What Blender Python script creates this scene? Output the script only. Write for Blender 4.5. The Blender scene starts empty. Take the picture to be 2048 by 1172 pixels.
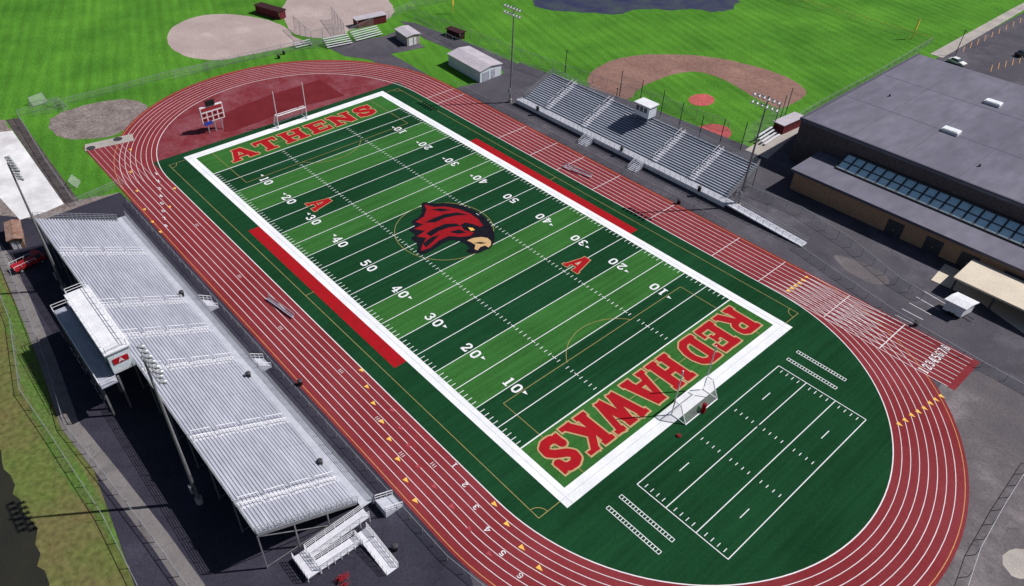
import bpy, math, random
from mathutils import Vector, Matrix
random.seed(4)
C=bpy.context.scene.collection
# ---------------- camera maths (used to survey ground points) ----------------
FP=1474.70083; CP=Vector((88.24151,-69.12051,78.68071)); YAW=2.42715; PIT=0.69634; ROL=0.01101; PX=947.63; PY=585.3
Fv=Vector((math.cos(YAW)*math.cos(PIT),math.sin(YAW)*math.cos(PIT),-math.sin(PIT)))
R0=Vector((math.sin(YAW),-math.cos(YAW),0)); U0=R0.cross(Fv)
Rv=R0*math.cos(ROL)+U0*math.sin(ROL); Uv=U0*math.cos(ROL)-R0*math.sin(ROL)
def P(x,y,z=0.0):
    d=Fv*FP+Rv*(x-PX)+Uv*(PY-y); t=(z-CP.z)/d.z; w=CP+d*t; return Vector((w.x,w.y,z))
def G(pts,z=0): return [tuple(P(x,y,z)[:2]) for x,y in pts]
# ---------------- materials ----------------
M={}
def mat(name,c1,c2=None,scale=.3,rough=.8,metal=0,fine=.15,fs=6,stretch=(1,1,1),alpha=1,lo=.35,hi=.65,bump=0,spec=.2,stripe=0,cracks=0,stains=0):
    m=bpy.data.materials.new(name); m.use_nodes=True; nt=m.node_tree; b=nt.nodes['Principled BSDF']
    b.inputs['Roughness'].default_value=rough; b.inputs['Metallic'].default_value=metal; b.inputs['Specular IOR Level'].default_value=spec
    c2=c2 or tuple(v*.8 for v in c1)
    N=nt.nodes.new; L=nt.links.new
    g=N('ShaderNodeNewGeometry'); mp=N('ShaderNodeMapping'); mp.inputs['Scale'].default_value=stretch
    L(g.outputs['Position'],mp.inputs['Vector'])
    n=N('ShaderNodeTexNoise'); n.inputs['Scale'].default_value=scale; n.inputs['Detail'].default_value=6; n.inputs['Roughness'].default_value=.65
    L(mp.outputs[0],n.inputs['Vector'])
    def mr(src,a,b_,c,d):
        r=N('ShaderNodeMapRange'); r.inputs['From Min'].default_value=a; r.inputs['From Max'].default_value=b_; r.inputs['To Min'].default_value=c; r.inputs['To Max'].default_value=d; L(src,r.inputs['Value']); return r.outputs[0]
    def mu(a,b_):
        q=N('ShaderNodeMath'); q.operation='MULTIPLY'; L(a,q.inputs[0]); L(b_,q.inputs[1]); return q.outputs[0]
    mx=N('ShaderNodeMix'); mx.data_type='RGBA'; L(mr(n.outputs['Fac'],lo,hi,0,1),mx.inputs['Factor'])
    mx.inputs['A'].default_value=(*c1,1); mx.inputs['B'].default_value=(*c2,1)
    n2=N('ShaderNodeTexNoise'); n2.inputs['Scale'].default_value=fs; n2.inputs['Detail'].default_value=3; L(mp.outputs[0],n2.inputs['Vector'])
    f=mr(n2.outputs['Fac'],.3,.7,1-fine,1+fine)
    if stripe:
        wv=N('ShaderNodeTexWave'); wv.wave_type='BANDS'; wv.bands_direction='Y'; wv.inputs['Scale'].default_value=.1; wv.inputs['Distortion'].default_value=1.2; wv.inputs['Detail'].default_value=2; wv.inputs['Detail Scale'].default_value=.3
        ro=N('ShaderNodeMapping'); ro.inputs['Rotation'].default_value=(0,0,.35); L(g.outputs['Position'],ro.inputs['Vector']); L(ro.outputs[0],wv.inputs['Vector'])
        f=mu(f,mr(wv.outputs['Fac'],0,1,1-stripe,1+stripe))
        n4=N('ShaderNodeTexNoise'); n4.inputs['Scale'].default_value=.5; n4.inputs['Detail'].default_value=4; ms=N('ShaderNodeMapping'); ms.inputs['Scale'].default_value=(.12,1.6,1); L(ro.outputs[0],ms.inputs['Vector']); L(ms.outputs[0],n4.inputs['Vector']); f=mu(f,mr(n4.outputs['Fac'],.3,.7,.9,1.1))
    if cracks:
        nd=N('ShaderNodeTexNoise'); nd.inputs['Scale'].default_value=.4; nd.inputs['Detail'].default_value=3; L(g.outputs['Position'],nd.inputs['Vector'])
        va=N('ShaderNodeVectorMath'); va.operation='MULTIPLY_ADD'; L(nd.outputs['Color'],va.inputs[0]); va.inputs[1].default_value=(5,5,0); L(g.outputs['Position'],va.inputs[2])
        vo=N('ShaderNodeTexVoronoi'); vo.feature='DISTANCE_TO_EDGE'; vo.inputs['Scale'].default_value=.09; L(va.outputs[0],vo.inputs['Vector'])
        f=mu(f,mr(vo.outputs['Distance'],.004,.012,1-cracks,1))
    if stains:
        n5=N('ShaderNodeTexNoise'); n5.inputs['Scale'].default_value=.09; n5.inputs['Detail'].default_value=8; n5.inputs['Roughness'].default_value=.7; L(g.outputs['Position'],n5.inputs['Vector'])
        f=mu(f,mr(n5.outputs['Fac'],.52,.75,1,1+stains))
    vm=N('ShaderNodeVectorMath'); vm.operation='SCALE'; L(mx.outputs['Result'],vm.inputs[0]); L(f,vm.inputs['Scale'])
    L(vm.outputs[0],b.inputs['Base Color'])
    if alpha<1: b.inputs['Alpha'].default_value=alpha
    M[name]=m; return m
mat('grass',(.085,.235,.026),(.05,.155,.018),.05,1,fine=.25,fs=2.2,spec=.04,stripe=.07,stains=.2)
mat('verge',(.08,.16,.03),(.1,.12,.045),.2,1,fine=.3,fs=2,spec=.04)
mat('bank',(.1,.14,.035),(.135,.11,.05),.07,1,fine=.3,fs=1.3,spec=.04)
mat('asphalt',(.062,.058,.074),(.09,.084,.1),.1,.95,fine=.15,fs=4,cracks=.14,stains=.9,spec=.1)
mat('asphalt_worn',(.1,.09,.1),(.15,.132,.14),.09,.95,fine=.15,fs=3,cracks=.2,stains=.7,spec=.1)
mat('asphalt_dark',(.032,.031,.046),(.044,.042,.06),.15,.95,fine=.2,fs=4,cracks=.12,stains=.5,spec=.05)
mat('concrete',(.42,.38,.35),(.3,.27,.26),.2,.9,fine=.14,cracks=.15)
mat('cream',(.66,.58,.47),(.56,.48,.4),.2,.9,fine=.1)
mat('service_grey',(.2,.185,.185),(.15,.135,.14),.2,.9,fine=.14,cracks=.2)
mat('concrete_pale',(.78,.77,.8),(.5,.48,.5),.12,.9,fine=.1)
mat('gravel',(.25,.21,.2),(.15,.12,.115),.25,.95,fine=.35,fs=1.5)
mat('infield_tan',(.4,.32,.31),(.33,.26,.25),.1,.95,fine=.12,fs=2,stains=.25)
mat('infield_brown',(.25,.145,.12),(.19,.105,.088),.1,.95,fine=.2,fs=1.2,stains=.4)
mat('clay_red',(.5,.1,.1),(.34,.08,.08),.4,.95,fine=.25,fs=2)
mat('track',(.18,.02,.025),(.215,.034,.042),.06,.9,fine=.1,fs=3,spec=.1,stains=.25)
mat('track_worn',(.17,.025,.033),(.24,.085,.105),.14,.9,fine=.15,fs=1.2,lo=.42,hi=.75,spec=.1)
mat('track_dark',(.125,.012,.017),(.15,.018,.025),.2,.9,spec=.1)
mat('white_paint',(.8,.8,.84),(.68,.69,.72),.35,.8,fine=.07)
mat('line_white',(.76,.76,.79),(.66,.66,.7),.8,.8,fine=.05)
mat('lane_white',(.74,.7,.73),(.6,.55,.58),.5,.8,fine=.1)
mat('line_tan',(.34,.28,.1),(.26,.22,.08),1,.8)
mat('lane_orange',(.6,.3,.12),(.5,.24,.1),1,.8)
mat('letter_red',(.37,.01,.016),(.31,.01,.016),.6,.9,fine=.12,spec=.05)
mat('emblem_red',(.3,.01,.016),(.24,.009,.014),.5,.9,fine=.15,spec=.05)
mat('letter_tan',(.46,.32,.17),(.4,.28,.14),.6,.9,fine=.1,spec=.05)
mat('beak_tan',(.55,.36,.18),(.48,.31,.15),.6,.9,spec=.05)
mat('red_turf',(.36,.008,.014),(.29,.01,.014),.4,.9,fine=.15,spec=.05)
mat('emblem_black',(.008,.008,.014),(.012,.012,.018),1,.95,spec=.03)
mat('yellow_paint',(.85,.5,.1),(.75,.42,.08),1,.7)
mat('pink_paint',(.4,.06,.08),None,1,.7)
mat('aluminium',(.54,.55,.62),(.46,.47,.54),.4,.5,.1,fine=.08,fs=2)
mat('aisle_metal',(.66,.66,.72),(.58,.58,.64),.4,.5,.1,fine=.08,fs=2)
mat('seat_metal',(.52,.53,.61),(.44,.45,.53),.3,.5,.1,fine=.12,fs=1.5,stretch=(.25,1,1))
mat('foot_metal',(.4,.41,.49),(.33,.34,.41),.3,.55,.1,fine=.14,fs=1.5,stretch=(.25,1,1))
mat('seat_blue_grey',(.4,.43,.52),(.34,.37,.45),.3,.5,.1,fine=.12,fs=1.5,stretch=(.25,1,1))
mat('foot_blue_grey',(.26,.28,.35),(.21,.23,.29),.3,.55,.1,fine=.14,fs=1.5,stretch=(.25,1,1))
mat('galvanised',(.36,.37,.4),(.29,.3,.33),1,.5,.3)
mat('pole_metal',(.24,.24,.26),(.18,.18,.2),1,.5,.3)
mat('steel_dark',(.07,.07,.08),None,1,.6,.3)
mat('white_metal',(.75,.75,.79),(.62,.62,.67),.6,.5)
mat('lens',(.85,.87,.9),None,1,.15,spec=.5)
mat('roof_grey',(.13,.125,.165),(.17,.165,.21),.05,.95,fine=.12,fs=.6,stretch=(1,.3,1),stains=.25,spec=.1)
mat('roof_seam',(.105,.1,.135),None,1,.9)
mat('brick_dark',(.085,.068,.075),(.12,.098,.1),2,.9,fine=.3,fs=8)
mat('brick_tan',(.44,.27,.17),(.33,.2,.13),2,.9,fine=.3,fs=8)
mat('shed_white',(.6,.65,.7),(.52,.56,.62),.5,.6)
mat('shed_roof',(.48,.44,.49),(.38,.35,.4),.4,.7)
mat('seam',(.58,.58,.64),None,.4,.8)
mat('maroon',(.14,.02,.03),(.1,.015,.02),1,.7)
mat('maroon_dark',(.045,.015,.02),(.03,.01,.012),1,.8)
mat('board_red',(.34,.03,.04),None,1,.6)
mat('board_blue',(.03,.06,.4),None,1,.6)
mat('black',(.012,.012,.014),None,1,.5)
mat('glass',(.05,.07,.09),None,1,.15,spec=.5)
mat('skylight',(.62,.86,.95),(.5,.74,.86),.6,.25,spec=.8)
mat('rubber',(.02,.02,.02),None,1,.8)
mat('car_white',(.8,.8,.8),None,1,.3,fine=.02,spec=.5)
mat('car_black',(.02,.02,.025),None,1,.25,fine=.02,spec=.5)
mat('truck_red',(.4,.02,.03),None,1,.4)
mat('rust',(.2,.09,.06),(.28,.2,.17),.8,.9,fine=.3)
mat('water',(.018,.018,.016),(.026,.025,.018),.15,.5,spec=.2)
mat('puddle',(.022,.022,.075),(.045,.06,.07),.15,.8)
mat('mulch',(.05,.043,.045),(.1,.08,.08),.5,.95,fine=.3)
mat('leaf_red',(.25,.01,.02),(.35,.02,.03),1.5,.8)
mat('bark',(.08,.06,.045),None,2,.9)
mat('net',(.85,.85,.88),None,1,.7,alpha=.16)
mat('chain_link',(.35,.36,.38),None,1,.6,alpha=.13)
mat('chain_dense',(.3,.31,.33),None,1,.6,alpha=.18)
def turf_mat():
    m=bpy.data.materials.new('turf'); m.use_nodes=True; nt=m.node_tree; N=nt.nodes.new; L=nt.links.new; b=nt.nodes['Principled BSDF']; b.inputs['Roughness'].default_value=1; b.inputs['Specular IOR Level'].default_value=.03
    g=N('ShaderNodeNewGeometry'); s=N('ShaderNodeSeparateXYZ'); L(g.outputs['Position'],s.inputs[0])
    def ma(op,a,bv=None):
        n=N('ShaderNodeMath'); n.operation=op
        for i,v in enumerate((a,bv)):
            if v is None: continue
            if isinstance(v,(int,float)): n.inputs[i].default_value=v
            else: L(v,n.inputs[i])
        return n.outputs[0]
    ax=ma('ABSOLUTE',s.outputs['X']); ay=ma('ABSOLUTE',s.outputs['Y'])
    band=ma('MODULO',ma('FLOOR',ma('DIVIDE',ax,9.144)),2.0)
    mask=ma('MULTIPLY',ma('LESS_THAN',ax,54.5),ma('LESS_THAN',ay,24.5)); fac=ma('MULTIPLY',band,mask)
    mp=N('ShaderNodeMapping'); mp.inputs['Scale'].default_value=(1.2,.04,1); L(g.outputs['Position'],mp.inputs['Vector'])
    n=N('ShaderNodeTexNoise'); n.inputs['Scale'].default_value=1.3; n.inputs['Detail'].default_value=4; L(mp.outputs[0],n.inputs['Vector'])
    n2=N('ShaderNodeTexNoise'); n2.inputs['Scale'].default_value=3; n2.inputs['Detail'].default_value=4; L(g.outputs['Position'],n2.inputs['Vector'])
    n3=N('ShaderNodeTexNoise'); n3.inputs['Scale'].default_value=.06; n3.inputs['Detail'].default_value=4; L(g.outputs['Position'],n3.inputs['Vector'])
    v=ma('ADD',ma('ADD',ma('MULTIPLY',n.outputs['Fac'],.8),ma('MULTIPLY',n2.outputs['Fac'],.6)),ma('MULTIPLY',n3.outputs['Fac'],.8))
    v=ma('SUBTRACT',v,.1)
    mx=N('ShaderNodeMix'); mx.data_type='RGBA'; L(fac,mx.inputs['Factor']); mx.inputs['A'].default_value=(.009,.048,.019,1); mx.inputs['B'].default_value=(.034,.125,.028,1)
    vm=N('ShaderNodeVectorMath'); vm.operation='SCALE'; L(mx.outputs['Result'],vm.inputs[0]); L(v,vm.inputs['Scale']); L(vm.outputs[0],b.inputs['Base Color'])
    M['turf']=m
turf_mat()
# ---------------- geometry helpers ----------------
class MB:
    def __init__(s): s.v=[]; s.f=[]; s.k=0
    def add(s,vs,fs):
        o=len(s.v); s.v+= [tuple(v) for v in vs]; s.f+=[tuple(i+o for i in f) for f in fs]; return s
    def box(s,x0,y0,z0,x1,y1,z1):
        return s.add([(x0,y0,z0),(x1,y0,z0),(x1,y1,z0),(x0,y1,z0),(x0,y0,z1),(x1,y0,z1),(x1,y1,z1),(x0,y1,z1)],[(3,2,1,0),(4,5,6,7),(0,1,5,4),(1,2,6,5),(2,3,7,6),(3,0,4,7)])
    def bar(s,a,b,w=.06,h=None):
        a=Vector(a); b=Vector(b); d=(b-a)
        if d.length<1e-6: return s
        d.normalize(); h=h or w
        up=Vector((0,0,1)) if abs(d.z)<.95 else Vector((1,0,0))
        r=d.cross(up).normalized()*w/2; u=r.cross(d).normalized()*h/2
        vs=[a-r-u,a+r-u,a+r+u,a-r+u,b-r-u,b+r-u,b+r+u,b-r+u]
        return s.add(vs,[(0,1,2,3),(7,6,5,4),(0,4,5,1),(1,5,6,2),(2,6,7,3),(3,7,4,0)])
    def tube(s,a,b,r0=.05,r1=None,n=8):
        a=Vector(a); b=Vector(b); r1=r0 if r1 is None else r1; d=(b-a).normalized()
        up=Vector((0,0,1)) if abs(d.z)<.95 else Vector((1,0,0)); x=d.cross(up).normalized(); y=d.cross(x)
        vs=[a+(x*math.cos(t)+y*math.sin(t))*r0 for t in [2*math.pi*i/n for i in range(n)]]+[b+(x*math.cos(t)+y*math.sin(t))*r1 for t in [2*math.pi*i/n for i in range(n)]]
        return s.add(vs,[(i,(i+1)%n,n+(i+1)%n,n+i) for i in range(n)]+[tuple(range(n))[::-1],tuple(range(n,2*n))])
    def poly(s,pts,z):
        ar=sum(pts[i][0]*pts[(i+1)%len(pts)][1]-pts[(i+1)%len(pts)][0]*pts[i][1] for i in range(len(pts)))
        if ar<0: pts=pts[::-1]
        return s.add([(p[0],p[1],z) for p in pts],[tuple(range(len(pts)))])
    def line(s,a,b,w,z):   # flat painted line, each piece a hair above the last
        a=Vector(a[:2]); b=Vector(b[:2]); d=(b-a).normalized(); r=Vector((-d.y,d.x))*w/2; s.k+=1
        return s.poly([a-r,b-r,b+r,a+r],z+(s.k%12)*.0007)
    def disc(s,c,r,z,n=14): s.k+=1; return s.poly([(c[0]+r*math.cos(2*math.pi*i/n),c[1]+r*math.sin(2*math.pi*i/n)) for i in range(n)],z+(s.k%12)*.0007)
    def ribbon(s,pts,w,z,closed=False):
        n=len(pts); L=[];Rr=[]
        for i,p in enumerate(pts):
            a=Vector(pts[i-1] if (i>0 or closed) else pts[i]); b=Vector(pts[(i+1)%n] if (i<n-1 or closed) else pts[i]); d=(b-a).normalized(); q=Vector((-d.y,d.x))*w/2; p=Vector(p)
            L.append((*(p+q),z)); Rr.append((*(p-q),z))
        o=len(s.v); s.v+=L+Rr; m=n if closed else n-1
        s.f+=[(o+n+i,o+n+(i+1)%n,o+(i+1)%n,o+i) for i in range(m)]; return s
    def build(s,name,m,parent=None,loc=None):
        off=Vector((0,0,0)); q=parent
        while q is not None: off+=q.location; q=q.parent
        if parent is None and loc is not None: off=Vector(loc)
        me=bpy.data.meshes.new(name); me.from_pydata([(v[0]-off.x,v[1]-off.y,v[2]-off.z) for v in s.v],[],s.f); me.update()
        me.materials.append(M[m] if isinstance(m,str) else m)
        o=bpy.data.objects.new(name,me); C.objects.link(o)
        if parent: o.parent=parent
        elif loc is not None: o.location=loc
        return o
def tag(o,label,cat,group=None):
    o['label']=label; o['category']=cat
    if group: o['group']=group
    return o
def thing(name,label,cat,loc,group=None):
    o=bpy.data.objects.new(name,None); o.empty_display_size=.5; C.objects.link(o); o.location=loc; return tag(o,label,cat,group)
def struct(o,label=None,cat=None):
    o['kind']='structure'
    if label: o['label']=label
    if cat: o['category']=cat
    return o
def inst(src,parent,loc):
    o=src.copy(); C.objects.link(o); o.parent=parent; o.location=loc; return o
def flat(name,pts,z,m,parent=None,**k):
    o=MB().poly(pts,z).build(name,m,parent)
    if parent is None: struct(o,**k)
    return o
def smooth(pts,it=2):
    for _ in range(it):
        q=[]
        for i in range(len(pts)):
            a=pts[i]; b=pts[(i+1)%len(pts)]; q+=[(a[0]*.75+b[0]*.25,a[1]*.75+b[1]*.25),(a[0]*.25+b[0]*.75,a[1]*.25+b[1]*.75)]
        pts=q
    return pts
def rough_edge(pts,amp,step=1.5):
    q=[]
    for i in range(len(pts)):
        a=Vector(pts[i]); b=Vector(pts[(i+1)%len(pts)]); n=max(1,int((b-a).length/step))
        for j in range(n): p=a.lerp(b,j/n); q.append((p.x+random.uniform(-amp,amp),p.y+random.uniform(-amp,amp)))
    return q
# ---------------- ground sheets ----------------
S=1500
flat('ground',[(-S,-S),(S,-S),(S,S),(-S,S)],0,'grass')
ZD,ZA,ZC,ZT=.02,.04,.05,.07
flat('softball_infield',rough_edge(smooth(G([(332,80),(345,50),(400,30),(460,27),(530,37),(575,55),(588,75),(620,85),(560,98),(500,110),(440,122),(380,117),(345,100)])),.15),ZD,'infield_tan')
flat('softball_infield',rough_edge(smooth(G([(560,15),(600,-25),(690,-45),(770,-10),(795,25),(760,48),(700,58),(690,70),(640,78),(580,68),(570,40)])),.15),ZD+.004,'infield_tan')
flat('baseball_infield',rough_edge(smooth(G([(1172,165),(1182,143),(1215,123),(1260,112),(1300,108),(1370,109),(1440,116),(1510,132),(1570,152),(1605,172),(1615,188),(1600,200),(1572,214),(1556,218),(1525,203),(1500,190),(1450,160),(1410,145),(1380,142),(1335,152),(1290,170),(1270,183),(1262,200),(1220,196),(1190,185)]),2),.15),ZD,'infield_brown')
def ell(px,py,a,b,rot=0):
    return G([(px+a*math.cos(t),py+b*math.sin(t)) for t in [2*math.pi*i/32 for i in range(32)]])
flat('pitcher_mound',rough_edge(ell(1403,200,26,12),.1),ZD+.01,'clay_red')
flat('home_plate_circle',rough_edge(ell(1426,266,37,18),.1),ZD+.01,'clay_red')
flat('puddle',rough_edge(smooth(G([(1055,5),(1090,-10),(1200,-18),(1470,-10),(1480,12),(1440,24),(1390,18),(1340,20),(1280,18),(1240,30),(1200,26),(1150,24),(1090,20)])),.8),ZD,'puddle')
flat('dirt_patch',rough_edge(smooth(G([(92,245),(120,225),(190,205),(260,195),(300,212),(295,235),(240,268),(170,282),(110,275)])),.4),ZD,'gravel')
flat('gravel_lot',rough_edge(G([(-200,235),(10,240),(65,330),(150,400),(240,385),(262,405),(85,440),(-200,480)]),.3),ZD,'gravel')
flat('concrete_slab',G([(-60,270),(25,262),(128,408),(90,425),(40,440),(-60,330)]),ZC,'concrete_pale')
flat('mulch_strip',G([(12,240),(38,236),(158,402),(128,408)]),ZC,'mulch')
flat('asphalt_path',rough_edge(G([(650,92),(770,72),(800,60),(850,95),(782,108),(870,158),(920,195),(890,190),(740,120),(690,112)]),.15),ZA,'asphalt')
flat('asphalt_walk',G([(800,42),(830,46),(960,95),(1110,160),(1090,180),(1000,140),(850,78)]),ZA+.004,'asphalt')
flat('sports_yard',G([(905,190),(915,175),(960,165),(1000,150),(1040,125),(1100,148),(1300,215),(1540,310),(1600,240),(1640,236)])+[(120,80),(200,60),(200,-90),(50,-90),(60,33),(30,35),(-40,35)],ZA,'asphalt')
flat('worn_yard',rough_edge(G([(1760,900),(1900,745),(1960,742),(2060,800),(2300,930),(2300,1400),(1850,1400),(1880,1100)]),.3),ZA+.006,'asphalt_worn')
flat('asphalt_patch',rough_edge(smooth(G([(1655,505),(1720,520),(1790,560),(1760,575),(1700,550)])),.2),ZA+.007,'asphalt_worn')
flat('asphalt_patch',rough_edge(smooth(G([(1990,1110),(2060,1090),(2080,1150),(2030,1165)])),.2),ZA+.012,'concrete')
flat('parking_lot',G([(1870,118),(2048,25),(2300,-80),(2700,100),(2300,330)]),ZA+.006,'asphalt')
flat('sidewalk',G([(1860,108),(2020,20),(2200,-75),(2240,-60),(2045,22),(1885,116)]),ZC+.006,'concrete')
flat('backstop_apron',G([(1490,300),(1600,232),(1625,240),(1535,318)]),ZC,'concrete')
flat('entrance_slab',G([(1862,560),(1890,528),(2048,600),(2250,700),(2250,780),(2048,668),(1960,605)]),ZC,'cream')
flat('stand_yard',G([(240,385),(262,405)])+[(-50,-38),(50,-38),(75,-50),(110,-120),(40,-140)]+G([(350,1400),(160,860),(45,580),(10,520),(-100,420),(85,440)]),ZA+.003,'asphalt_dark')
flat('bank_grass',G([(-120,500),(-5,500),(20,560),(60,650),(130,850),(250,1020),(380,1300),(150,1400),(-400,1400),(-400,700)]),ZD,'bank')
flat('verge_grass',rough_edge(G([(0,560),(22,600),(60,650),(80,700),(100,820),(150,920),(215,1020),(290,1140),(320,1200),(300,1200),(200,1050),(110,930),(60,820),(20,700)]),.25),ZD+.01,'verge')
MB().ribbon(G([(-30,470),(10,520),(50,610),(95,720),(140,850),(220,950),(320,1080),(390,1180),(450,1300)]),2.2,ZC+.01).build('service_path','service_grey')['kind']='structure'
flat('river',rough_edge(G([(-500,650),(-60,800),(-5,890),(40,1000),(75,1080),(95,1200),(120,1400),(-500,1400)]),.5),ZD+.02,'water')
# ---------------- track ----------------
XC,RI,LW=49.75,31.5,1.06; RO=RI+8*LW
def stad(r,n=64):
    pts=[]
    for i in range(n+1): t=-math.pi/2+math.pi*i/n; pts.append((XC+r*math.cos(t),r*math.sin(t)))
    for i in range(n+1): t=math.pi/2+math.pi*i/n; pts.append((-XC+r*math.cos(t),r*math.sin(t)))
    return pts
def ring(r0,r1,z):
    a=stad(r0);b=stad(r1);n=len(a); m=MB(); m.v=[(*p,z) for p in a]+[(*p,z) for p in b]; m.f=[(i,n+i,n+(i+1)%n,(i+1)%n) for i in range(n)]; return m
track=struct(ring(RI-.1,RO+.45,ZT).build('running_track','track'))
for i in range(9):
    hw=.07 if i==0 else .045
    ring(RI+i*LW-hw,RI+i*LW+hw,ZT+.012).build('lane_line','line_white' if i==0 else ('lane_white' if i<8 else 'lane_orange'),track)
CX=78.6
c1=struct(MB().poly([(XC,RI-.1),(CX,RI-.1),(CX,RO+.4),(XC,RO+.4)],ZT-.008).build('track_chute','track'))
m=MB()
for i in range(9): m.line((XC,RI+i*LW),(CX-1,RI+i*LW),.085,ZT+.014)
m.line((67.3,RI),(67.3,RO),.14,ZT+.024); m.build('lane_lines','line_white',c1)
c2=struct(MB().poly([(-XC,-RI-.2),(-74,-RI-.2),(-74,-RO-.4),(-XC,-RO-.4)],ZT-.009).build('track_chute','track'))
m=MB()
for i in range(9): m.line((-XC,-RI-i*LW),(-74,-RI-i*LW),.05,ZT-.002)
m.build('lane_lines','lane_white',c2)
flat('throwing_pad',G([(170,303),(170,290),(265,268),(268,282)]),ZT+.03,'concrete')
# ---------------- turf ----------------
inner=stad(RI-.1)
flat('end_zone_apron',[p for p in inner if p[0]<-45],ZT-.004,'track_worn')
flat('jumps_surface',G([(448,265),(446,228),(540,190),(640,160),(690,192),(600,214),(470,262)]),ZT+.002,'track_dark')
XL=-58.0
tp=[p for p in inner if p[0]>0]+[(XL,RI-.1),(XL,-RI+.1)]
turf=struct(MB().poly(tp,ZT+.008).build('turf_field','turf'))
Z1=ZT+.02; Z2=Z1+.012; Z3=Z2+.012; Z4=Z3+.012
W0,W1,E0,E1=23.75,25.6,53.8,56.1
b=MB()
b.poly([(-E1,-W1),(E1,-W1),(E1,-W0),(-E1,-W0)],Z1).poly([(-E1,W0),(E1,W0),(E1,W1),(-E1,W1)],Z1).poly([(-E1,-W0),(-E0-.3,-W0),(-E0-.3,W0),(-E1,W0)],Z1).poly([(E0,-W0),(E1,-W0),(E1,W0),(E0,W0)],Z1)
b.build('white_border','white_paint',turf)
o=MB().poly([(-22.9,-27.8),(22.9,-27.8),(22.9,-W1),(-22.9,-W1)],Z1).build('coaching_box','red_turf',turf); o['label']='red sideline strip facing the large bleachers'
o=MB().poly([(-22.9,27.6),(22.9,27.6),(22.9,W1),(-22.9,W1)],Z1).build('coaching_box','red_turf',turf); o['label']='red sideline strip facing the small bleachers'
Y5=4.572
for i in range(-10,11):
    m=MB().line((i*Y5,-W0),(i*Y5,W0),.13 if abs(i)<10 else .2,Z2); m.build('yard_line','line_white',turf)
m=MB()
for k in range(-49,50):
    if k%5==0: continue
    x=k*.9144
    for y0,y1 in ((-W0,-W0+.9),(W0-.9,W0),(-8.5,-7.8),(7.8,8.5)): m.line((x,y0),(x,y1),.11,Z2)
for i in range(-9,10):
    for y in (-8.13,8.13): m.line((i*Y5-.4,y),(i*Y5+.4,y),.11,Z2+.01)
m.build('hash_marks','line_white',turf)
m=MB(); SY=29.3; SX=54.86
m2=MB()
for x in (-SX,SX): m2.line((x,-W1),(x,W1),.08,Z1+.006)
for y in (-24.6,24.6): m2.line((-E1,y),(E1,y),.08,Z1+.006)
m2.build('border_seam','seam',turf)
for y in (-SY,SY): m.line((-SX,y),(SX,y),.1,Z2)
for s in (-1,1):
    for a in (-1,1): m.line((s*SX,a*W1),(s*SX,a*SY),.1,Z2)
    m.line((s*38.4,-20.16),(s*38.4,20.16),.1,Z2)
    for a in (-1,1): m.line((s*38.4,a*20.16),(s*E0,a*20.16),.1,Z2)
    m.line((s*49.4,-9.16),(s*49.4,9.16),.1,Z2)
    pts=[]
    for i in range(25):
        t=-.95+1.9*i/24; x=s*(43.9-9.15*math.cos(t)); y=9.15*math.sin(t)
        if abs(x)<38.6: pts.append((x,y))
    m.ribbon(pts,.1,Z2+.01)
m.line((0,-SY),(0,-W1-2.1),.11,Z2); m.line((0,W1+2.1),(0,SY),.11,Z2)
m.ribbon([(9.15*math.cos(2*math.pi*i/64),9.15*math.sin(2*math.pi*i/64)) for i in range(64)],.11,Z2+.01,True)
for s in (-1,1):
    for a in (-1,1): m.ribbon([(s*(SX-math.cos(t)*1.5),a*(SY-math.sin(t)*1.5)) for t in [math.pi/2*i/8 for i in range(9)]],.1,Z2+.01)
m.build('soccer_lines','line_tan',turf)
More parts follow.
